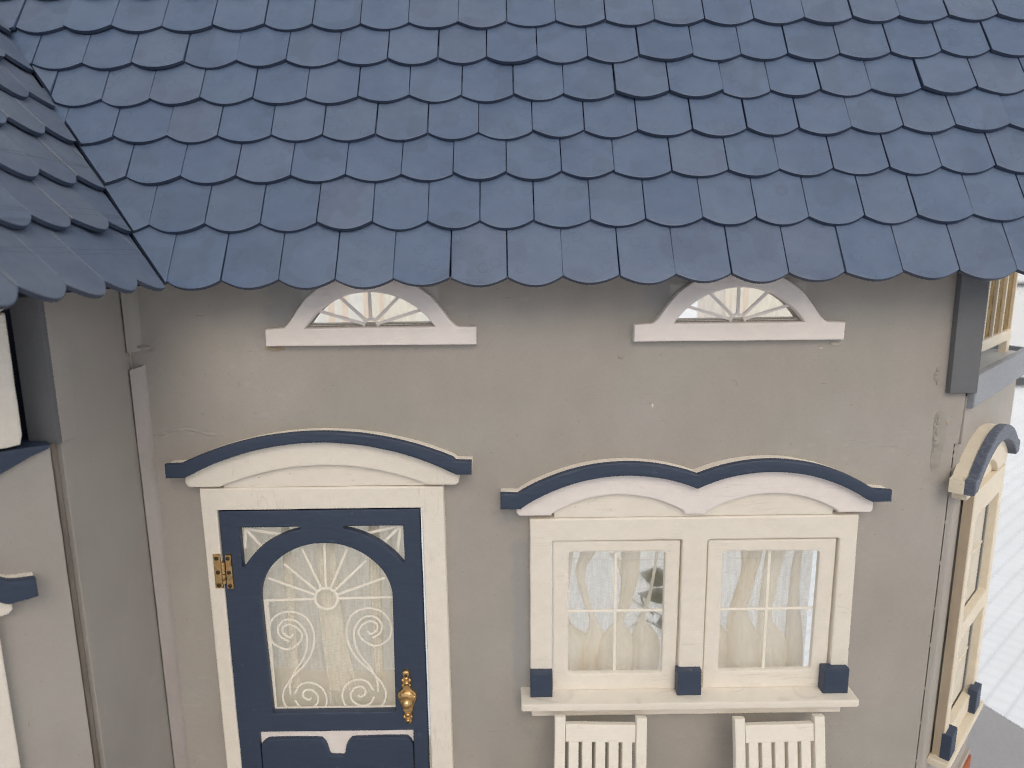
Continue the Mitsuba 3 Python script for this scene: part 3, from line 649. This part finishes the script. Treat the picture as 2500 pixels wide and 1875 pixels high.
# ------------------------------------------------------------------ two arched windows under the eave
for i, (cx, zb) in enumerate((A1, A2)):
    AW = group_key(H, 'arched_window')
    o = [*S((-36.8, -.2), (-36.9, -6.3), (37.2, -6.6), (37.3, -.3), (31, 0)), *spline(S((30.3, .2), (28.2, 2.2), (25, 6.6), (20.5, 11.6), (12.5, 16.2), (0, 17.9), (-12.5, 16.2), (-20.5, 11.6), (-25, 6.6), (-28.2, 2.2), (-30.3, .2)), 5)]
    fp = Polygon([(cx+x, zb+z) for x, z in o]).buffer(0)
    gl = archpoly(cx, zb, .0228, .0122)
    part(AW, 'frame', place(slab(fp.difference(gl), -.0004, .0032, .0006, .0001, .003, 51+i), FRONT), 'mat_white')
    part(AW, 'pane', trimesh.Trimesh(FRONT(np.array([(cx-.024, zb-.001, .0002), (cx+.024, zb-.001, .0002), (cx+.024, zb+.0135, .0002), (cx-.024, zb+.0135, .0002)])), [[0, 1, 2], [0, 2, 3]], process=False), 'mat_pane', False)
    for a in (22, 52, 90, 128, 158):
        c_, s_ = math.cos(math.radians(a)), math.sin(math.radians(a))
        part(AW, 'bar', place(slab(LineString([(cx+.0025*c_, zb+.0025*s_), (cx+.026*c_, zb+.026*s_*.78)]).buffer(.00055, cap_style=2).intersection(gl.buffer(.0005)), .0004, .0011, .0002), FRONT), 'mat_white', 30)
    part(AW, 'hub', place(slab(Polygon([*arc(cx, zb, .0030, .0032, 0, 180, 16), *arc(cx, zb, .0021, .0022, 180, 0, 16)]), .0004, .0012, .0002), FRONT), 'mat_white', 30)
    part(AW, 'inner_sill', bx(FRONT, cx-.0226, cx+.0226, zb+.0002, zb+.0010, -.006, .0002, .0002, 0), 'mat_cream')

# ------------------------------------------------------------------ right bay: wall, balcony deck, amber window, lower window
RB = group_key(H, 'right_bay')
zd = -.0475
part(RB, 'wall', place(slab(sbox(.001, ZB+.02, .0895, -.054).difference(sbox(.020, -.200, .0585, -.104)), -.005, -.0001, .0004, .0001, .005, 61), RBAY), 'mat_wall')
e = RBAY(np.array([[.0895, -.1, -.0001]]))[0]
part(RB, 'end_wall', place(slab(sbox(-.045, ZB+.02, -.0002, -.054), -.005, 0, .0005), Frame((e[0], e[1], 0), (0, -1, 0), (1, 0, 0), LEAN)), 'mat_wall')
deck = Polygon(S((0, 1.5), (90.5, 1.2), (93.5, -2), (93.5, -60), (60, -75), (4, -9)))
part(RB, 'deck', sill_mesh(RBAY, deck.buffer(-.0006), zd, .004, 62), 'mat_filler')
part(RB, 'deck_trim', place(slab(sbox(.0012, -.0583, .0935, -.0464), -.0004, .0022, .0006, .00025, .003, 63), RBAY), 'mat_grey_trim')
part(RB, 'deck_trim', place(slab(sbox(.0, -.0583, .060, -.0464), -.0004, .0015, .0006, .00025, .003, 64), Frame(RBAY(np.array([[.0935, 0, .0018]]))[0]*np.array([1, 1, 0]), (0, 1, 0), (1, 0, 0))), 'mat_grey_trim')
AM = RB+'__amber_window'
wa = -.005
part(RB, 'amber_window', place(slab(sbox(.006, -.0375, .0885, .010), wa-.0012, wa-.0004, .0002), RBAY), 'mat_amber', False, label='gold glittering textured panel behind cream slats')
ab = [place(slab(sbox(.004, -.0420, .0880, -.0372), wa-.002, wa+.0012, .0005, .0001), RBAY)]
part(AM, 'rail', join(*ab), 'mat_bay_cream')
for uu in (.008, .022, .036, .0515, .068, .0868):
    part(AM, 'slat', place(slab(sbox(uu-.0007, -.0374, uu+.0011, .010), wa-.001, wa+.0008, .0002, .0001), RBAY), 'mat_bay_cream')
for uu in (.010, .0850):
    part(AM, 'foot', place(slab(sbox(uu-.0025, zd, uu+.0030, -.0418), wa-.0022, wa+.0008, .0004), RBAY), 'mat_bay_cream')
BW = RB+'__bay_window'
BM = 'mat_bay_cream'
fo = sbox(.0110, -.2055, .0630, -.0925)
part(RB, 'bay_window', place(slab(fo.difference(unary_union([sbox(.0170, -.1490, .0565, -.1040).buffer(-.001).buffer(.001), sbox(.0170, -.1970, .0565, -.1565).buffer(-.001).buffer(.001)])), .0014, .0045, .0006, .0001, .004, 71), RBAY), BM)
for z0, z1 in ((-.1495, -.1035), (-.1975, -.156)):
    part(BW, 'pane', place(slab(sbox(.0165, z0, .0551, z1), .0003, .0006, .00005), RBAY), 'mat_hem', False)
    part(BW, 'muntin', place(slab(sbox(.0165, (z0+z1)/2-.0005, .055, (z0+z1)/2+.0005), .0006, .0010, .0001), RBAY), BM, False)
part(BW, 'side_sheet', place(slab(sbox(.0106, -.2050, .01098, -.0930), .0008, .0041, .0001, .0001, .003, 73), RBAY), 'mat_tan_wood')  # thin tan sheet on the frame's left side, darker than its front
c_ = .0295
bt = [*S((-9, -81.5), (-5.0, -81.2)), *circle3(-.0035, -.0798, c_, -.0690, .0625, -.0798), *S((64, -81.2), (67.5, -81.5))]
bb = [*S((-9, -87.8), (-3.8, -87.8)), *circle3(-.0022, -.0862, c_, -.0755, .0612, -.0862), *S((62.8, -87.8), (67.5, -87.8))]
ped = Polygon([*S((-3.6, -85), (-3.6, -90.5), (-2.8, -91.8), (62, -91.8), (62.6, -90.5), (62.6, -85)), *circle3(.058, -.083, c_, -.0725, .002, -.083)]).buffer(0)
hood(BW, RBAY, bt, bb, ped, w=(0, .0045, .0078), wp=.0046, mat=BM, pmat=BM, rmat=BM, recess=Polygon([*circle3(.012, -.0915, c_, -.0842, .047, -.0915), (.047, -.096), (.012, -.096)]), blue='mat_worn_blue', zfoot=-.0924)
part(BW, 'sill', sill_mesh(RBAY, Polygon(S((7.5, 0), (66, 0), (66, 7.2), (65.4, 7.8), (8, 7.8), (7.5, 7.2))), -.2055, .0028, 72), BM)
for u0 in (.0105, .0515):
    part(BW, 'corner_block', bx(RBAY, u0, u0+.0085, -.2055, -.1945, .0035, .0072, .0005), 'mat_trim_blue')
# brick footing of the bay
part(RB, 'footing', place(slab(sbox(.0, -.2995, .0905, ZB+.0205), -.006, .0014, .0003), RBAY), 'mat_mortar')
for r in range(4):
    for j in range(-1, 6):
        a0, a1 = max(.0005, j*.0165+(r % 2)*.008), min(.0903, j*.0165+(r % 2)*.008+.0155)
        if a1-a0 < .003: continue
        part(RB+'__footing', 'brick', place(slab(sbox(a0, -.2990+r*.0125, a1, -.2990+r*.0125+.0115), .0005, .0024, .0004), RBAY), 'mat_brick', False)
part(H, 'footing', place(slab(sbox(XS, -.2998, .1635, ZB), -.006, -.0005, .0003), FRONT), 'mat_mortar')
part(H, 'porch', trimesh.creation.box((.30, .105, .032), T_ := None) if False else (lambda m: (m.apply_translation((.012, -.0535, -.2845)), m)[1])(trimesh.creation.box((.295, .105, .032))), 'mat_porch', False)

# ------------------------------------------------------------------ rooms, open at the back
def quadm(p): return trimesh.Trimesh(p, [[0, 1, 2], [0, 2, 3]], process=False)
def flat(x0, x1, y0, y1, z0, z1): 
    m = trimesh.creation.box((x1-x0, y1-y0, z1-z0)); m.apply_translation(((x0+x1)/2, (y0+y1)/2, (z0+z1)/2)); return m
part(H, 'room_floor', join(flat(-.139, .170, .0062, .105, ZB-.006, ZB), flat(.1702, .222, .062, .105, ZB-.006, ZB)), 'mat_room_floor', False)
part(H, 'upper_floor', flat(-.139, .155, .0062, .095, -.060, -.056), 'mat_room', False)
part(H, 'room_wall', flat(-.146, -.1395, .0062, .105, ZB, .018), 'mat_room', False)

lining = place(slab(Polygon([(-.100, .016), (.150, .016), (.150, .150), (-.100, .150)]), -.0075, -.0048, .0002), MAIN)
part(H, 'room_lining', lining, 'mat_room', False)
# ------------------------------------------------------------------ curtains
def cloth(x0, x1, z0, z1, y, amp, waves, seed, nx=120, nz=40, pinch=None, wavy=0):
    U, W = np.meshgrid(np.linspace(0, 1, nx), np.linspace(0, 1, nz))
    x, z = x0+(x1-x0)*U, z0+(z1-z0)*W
    q = np.stack([U*waves, W*1.3, np.full_like(U, seed)], -1)
    f = meshkit.fbm(q, 3, seed)-.5
    yy = y+amp*2*f*(1.1-.4*W)+.25*amp*np.sin(U*waves*6.0+3*f)
    if pinch: x = x+pinch(U, W)
    if wavy: z = z+wavy*W*(meshkit.fbm(np.stack([U*4, U*0, U*0], -1), 3, seed+1)-.5)*2
    V = np.stack([x, yy, z], -1).reshape(-1, 3); i = np.arange(nx*nz).reshape(nz, nx)
    a, b, c, d = i[:-1, :-1].ravel(), i[:-1, 1:].ravel(), i[1:, 1:].ravel(), i[1:, :-1].ravel()
    return trimesh.Trimesh(V, np.concatenate([np.stack([a, b, c], 1), np.stack([a, c, d], 1)]), process=False)
def ribbon(path, width, y, seed, depth=.0016):
    """a gathered length of cloth along a path of (x, z), the given widths, folded in cross-section"""
    P = spline(path, 8); wd = spline([(w, 0) for w in width], 8)[:, 0]
    V = []; m = 13
    for (x, z), w in zip(P, wd):
        for j in range(m):
            t = j/(m-1)-.5
            fold = math.cos(t*26+seed+z*40)*.35+.65*math.cos(t*math.pi)
            V.append((x+t*w, y-depth*fold, z))
    n = len(P); i = np.arange(n*m).reshape(n, m)
    a, b, c, d = i[:-1, :-1].ravel(), i[:-1, 1:].ravel(), i[1:, 1:].ravel(), i[1:, :-1].ravel()
    return trimesh.Trimesh(V, np.concatenate([np.stack([a, b, c], 1), np.stack([a, c, d], 1)]), process=False)
def bundle(x, z0, z1, r, y, seed):
    """the gathered foot of a drape: a soft rumpled sack"""
    V, n, m = [], 26, 14
    for i in range(m):
        t = i/(m-1)
        rr = r*(1.08-.25*t-.58*t**3)*(1+.07*math.sin(11*t+seed)+.04*math.sin(23*t))
        for j in range(n):
            a = 2*math.pi*j/n
            q = meshkit.fbm(np.array([[math.cos(a)*1.6+seed, math.sin(a)*1.6, t*2.6]]), 3, seed)[0]-.5
            k = 1+.6*q+.10*math.cos(9*a+seed+t*2.5)*(.5+t)+.05*math.cos(17*a+2*seed)
            V.append((x+rr*k*math.cos(a), y+rr*.5*k*math.sin(a), z0+(z1-z0)*t+.0012*q))
    i = np.arange(n*m).reshape(m, n); jn = np.roll(i, -1, 1)
    a, b, c, d = i[:-1].ravel(), jn[:-1].ravel(), jn[1:].ravel(), i[1:].ravel()
    return trimesh.Trimesh(V, np.concatenate([np.stack([a, b, c], 1), np.stack([a, c, d], 1)]), process=False)

def tube(path, r, y, n=6):
    P = spline(path, 6); V, Fc = [], []
    for i, (x, z) in enumerate(P):
        for j in range(n):
            a = 2*math.pi*j/n; V.append((x+r*math.cos(a), y+r*math.sin(a), z))
    for i in range(len(P)-1):
        for j in range(n):
            a, b = i*n+j, i*n+(j+1) % n; Fc += [[a, b, b+n], [a, b+n, a+n]]
    return trimesh.Trimesh(V, Fc, process=False)
C1 = 'net_curtain'
part(C1, 'net', cloth(-.106, -.038, -.21, -.090, .0080, .0022, 11, 3), 'mat_net_door', True)
part(C1, 'ribbon', ribbon(S((-72.5, -92), (-72.6, -120), (-72.0, -145), (-69, -172)), [.006, .0075, .009, .011], .0056, 1, .0006), 'mat_ribbon', True)
part(C1, 'ribbon', ribbon(S((-53.5, -94), (-54, -120), (-54.5, -150), (-55, -170)), [.004, .0045, .004, .0036], .0056, 2, .0008), 'mat_ribbon', True)
part(C1, 'ribbon', ribbon(S((-87.5, -94), (-87.6, -120), (-88, -150), (-88, -170)), [.003, .0035, .003, .0036], .0056, 2, .0006), 'mat_ribbon', True)
part(C1, 'hem', cloth(-.105, -.039, -.195, -.1625, .0058, .0012, 5, 8, 60, 14, None, .004), 'mat_hem', True)
labels[C1] = {'label': 'pleated white net curtain hanging behind the arched glass of the blue door', 'category': 'curtain', 'group': 'net curtains'}
def drape(path, widths, y, seed):
    """one length of cloth: a narrow twisted neck swelling into a rumpled sack at its foot"""
    P = spline(path, 7); wd = spline([(w, 0) for w in widths], 7)[:, 0]; m = 46; V = []
    rg = np.random.default_rng(seed); ph = rg.uniform(0, 6.28, 5)
    for k, ((x, z), w) in enumerate(zip(P, wd)):
        for j in range(m):
            u = j/(m-1)-.5
            q = meshkit.fbm(np.array([[u*4.5+seed, z*190, seed*.7]]), 3, seed)[0]-.5
            q2 = meshkit.noise(np.array([[u*3+seed, z*120, 5.0]]), seed)[0]-.5
            fold = .42*math.sqrt(max(0, 1-4*u*u))+.030*math.cos(u*15+ph[0]+z*60)+.012*math.cos(u*33+ph[1]-z*110)+.16*q
            V.append((x+u*w*(1+.16*q2), y-w*fold*.75, z+.0010*q*w/.012))
    n = len(P); i = np.arange(n*m).reshape(n, m)
    a, b, c, d = i[:-1, :-1].ravel(), i[:-1, 1:].ravel(), i[1:, 1:].ravel(), i[1:, :-1].ravel()
    return trimesh.Trimesh(V, np.concatenate([np.stack([a, b, c], 1), np.stack([a, c, d], 1)]), process=False)
for name, x0, x1, seed, rib, lab in (
    ('net_curtain_001', .0165, .0600, 5,
     [([(22.5, -104), (22.2, -118), (20.5, -134), (20, -146), (22, -152), (23, -159), (23, -168)], [.0022, .0016, .0014, .004, .0125, .0138, .0118]),
      ([(35.5, -104), (29, -116), (25.8, -125), (28.5, -138), (31.2, -146), (31.5, -153), (30, -160), (29.5, -168)], [.012, .0062, .0036, .0028, .0036, .0092, .0108, .0090]),
      ([(46.8, -104), (45.4, -116), (45.4, -127), (43.2, -139), (41, -146), (40.2, -152), (39.5, -159), (39.5, -168)], [.0078, .0076, .0070, .0046, .0044, .0130, .0162, .0140]),
      ([(38, -117), (41.5, -122), (43.5, -130), (42.5, -141)], [.0020, .0026, .0026, .0020]),
      ([(56, -104), (55.5, -120), (53, -136), (50.5, -145), (51.5, -152), (52, -159), (52, -168)], [.0014, .0012, .0016, .0030, .0104, .0128, .0110])],
     'sheer white curtain gathered at its foot behind the left sash of the double window'),
    ('net_curtain_002', .0740, .1185, 9,
     [([(82, -104), (81, -120), (79.5, -138), (80, -147), (80.5, -153), (80.5, -160), (80.5, -168)], [.0020, .0020, .0018, .0032, .0100, .0116, .0100]),
      ([(87, -104), (90.6, -116), (90.8, -126), (87, -140), (85.5, -150)], [.0062, .0046, .0036, .0034, .0030]),
      ([(97.5, -104), (94, -117), (90.8, -131), (89.2, -142), (90.5, -150), (91, -158), (91, -168)], [.0040, .0056, .0066, .0064, .0110, .0156, .0134]),
      ([(107, -104), (102.5, -118), (100.5, -134), (99.8, -146), (102, -153), (103, -160), (103, -168)], [.0100, .0080, .0062, .0058, .0118, .0142, .0122]),
      ([(113.5, -104), (111, -120), (110.5, -138), (111.5, -150), (112, -168)], [.0030, .0034, .0044, .0070, .0080])],
     'sheer white curtain gathered at its foot behind the right sash of the double window')):
    part(name, 'net', cloth(x0, x1, -.172, -.099, .0140, .0022, 6, seed), 'mat_net', True)
    for q, (pth, wd) in enumerate(rib): part(name, 'drape', drape(S(*pth), wd, .0105-.0007*(q % 3), seed+q), 'mat_hem', True)
    part(name, 'thread', tube([(x0, -.1175+.0006*(seed % 3)), ((x0+x1)/2, -.1178), (x1, -.1180+.0004*(seed % 2))], .00013, .0055), 'mat_drape', True)
    labels[name] = {'label': lab, 'category': 'curtain', 'group': 'net curtains'}
P_ = 'house_plant'
def leaf(cx, cz, L, w, ang, y):
    t = np.linspace(0, 1, 9); a = math.radians(ang); V = []
    for s in t:
        h = w*math.sin(math.pi*s**.8)*.5
        for k in (-1, 0, 1):
            px, pz = s*L, k*h
            V.append((cx+px*math.cos(a)-pz*math.sin(a), y+(.0006 if k == 0 else 0)+.002*s, cz+px*math.sin(a)+pz*math.cos(a)))
    Fc = []
    for i in range(8):
        for k in range(2): b = i*3+k; Fc += [[b, b+1, b+4], [b, b+4, b+3]]
    return trimesh.Trimesh(V, Fc, process=False)
for args in ((62, -131, 11.5, 8.5, 170), (66, -138.5, 16, 7, 178), (70, -131.5, 9, 7, 10), (72, -139, 9, 6.5, -8), (60, -146, 9, 6, -75), (74, -150, 8, 6, -70)):
    part(P_, 'leaf', leaf(args[0]*mm, args[1]*mm, args[2]*mm, args[3]*mm, args[4], .0150), 'mat_leaf', True)
for pth in ([(67, -164), (66, -150), (64, -138), (62, -131)], [(67, -158), (56, -150), (48.5, -146)], [(66, -150), (54, -143.5), (46.5, -139)], [(66, -150), (71, -140), (74, -135)], [(58, -150), (51, -149), (46, -152)], [(56, -146), (52, -141), (51, -138)]):
    part(P_, 'stem', tube(S(*pth), .0004, .0150), 'mat_leaf', True)
part(P_, 'pot', (lambda m: (m.apply_translation((.067, .0200, -.166)), m)[1])(trimesh.creation.cylinder(.004, .010, sections=20)), 'mat_brick', 30)
labels[P_] = {'label': 'small dark leafed plant standing behind the middle post of the double window', 'category': 'plant'}
# upstairs
U1 = 'striped_curtain'
part(U1, 'cloth', cloth(-.084, -.004, -.048, .012, .050, .0020, 12, 4), 'mat_stripe', True)
part(U1, 'hem', cloth(-.080, -.010, -.054, -.0315, .046, .0016, 9, 14, 80, 10), 'mat_hem', True)
labels[U1] = {'label': 'cream and pink striped curtain behind the left arched window under the eave', 'category': 'curtain'}
U2 = 'striped_curtain_001'
part(U2, 'cloth', cloth(.0790, .0905, -.048, .012, .050, .0012, 5, 6, 50), 'mat_peach', True)
part(U2, 'cloth', cloth(.0908, .120, -.048, .012, .052, .0020, 6, 7, 60), 'mat_stripe', True)
labels[U2] = {'label': 'pale curtain drawn half way behind the right arched window under the eave', 'category': 'curtain'}
BD = 'cushion'
part(BD, 'pad', bundle(.062, -.056, -.0215, .0095, .040, 3), 'mat_room', True)
labels[BD] = {'label': 'beige cushion inside the right arched window', 'category': 'cushion'}

# ------------------------------------------------------------------ two slatted chairs in front of the wall
def chair(key, cx, lab, rot, ztop, yb, width=.0345):
    tilt = math.radians(13)
    def M(m):
        # local: x right, y back, z up from the seat-back hinge
        v = m.vertices.copy(); m2 = m.copy(); m2.vertices = v; return m2
    def put(v):
        v = np.asarray(v, float); c, s = math.cos(rot[1]), math.sin(rot[1])
        x, y, z = v[:, 0], v[:, 1], v[:, 2]
        x, z = x*math.cos(rot[0])+z*math.sin(rot[0]), -x*math.sin(rot[0])+z*math.cos(rot[0])
        return np.stack([cx+x*c-y*s, yb+x*s+y*c, ztop+z], 1)
    class B(Frame):     # the reclined back: u across, z down from the top, w towards the viewer
        def __call__(q, P):
            P = np.asarray(P, float)
            y = -P[:, 2]*math.cos(tilt)+P[:, 1]*math.sin(tilt); z = P[:, 1]*math.cos(tilt)+P[:, 2]*math.sin(tilt)
            return put(np.stack([P[:, 0], y, z], 1))
    class G(Frame):     # upright pieces
        def __call__(q, P):
            P = np.asarray(P, float); return put(np.stack([P[:, 0], -P[:, 2], P[:, 1]], 1))
    b, g = B((0, 0, 0), (1, 0, 0), (0, -1, 0)), G((0, 0, 0), (1, 0, 0), (0, -1, 0))
    h = width/2
    for sx in (-1, 1):
        part(key, 'post', place(slab(sbox(min(sx*h, sx*(h-.0040)), -.060, max(sx*h, sx*(h-.0040)), 0), -.0015, .0012, .0005, .0001, .004, 81), b), 'mat_chair')
    part(key, 'rail', place(slab(sbox(-h+.0041, -.0092, h-.0041, -.0026), -.0018, .0008, .0004, .0001, .004, 82), b), 'mat_chair')
    part(key, 'rail', place(slab(sbox(-h+.0041, -.060, h-.0041, -.054), -.0014, .0008, .0004, .0001, .004, 82), b), 'mat_chair')
    n = 5; gap = .0013; inner = width-.0082
    sw = (inner-6*gap)/5
    for i in range(n):
        x0 = -inner/2+gap+(sw+gap)*i
        part(key, 'slat', place(slab(sbox(x0, -.0545, x0+sw, -.0090), -.0044, .0006, .0003, .00008, .004, 83+i), b), 'mat_chair')
    ys = -.060*math.sin(tilt); zs = -.058
    for i in range(6):
        part(key, 'seat_slat', place(slab(sbox(-h, zs-.002, h, zs), -ys+.001+i*.0062, -ys+.0062+i*.0062, .0004), g), 'mat_chair')
    for sx in (-1, 1):
        x0, x1 = sorted((sx*h, sx*(h-.0038)))
        part(key, 'leg', place(slab(sbox(x0, -.0955, x1, zs-.0022), -ys-.002, -ys+.002, .0004), g), 'mat_chair')
        part(key, 'leg', place(slab(sbox(x0, -.0955, x1, zs-.0022), -ys+.033, -ys+.037, .0004), g), 'mat_chair')
    labels[key] = {'label': lab, 'category': 'chair', 'group': 'slatted chairs under the double window'}
chair('slatted_chair', .0315, 'cream slatted back chair under the left sash of the double window', (.030, 0.0), -.1722, -.0125)
chair('slatted_chair_001', .0984, 'cream slatted back chair under the right sash of the double window', (.020, 0.05), -.1732, -.0125)
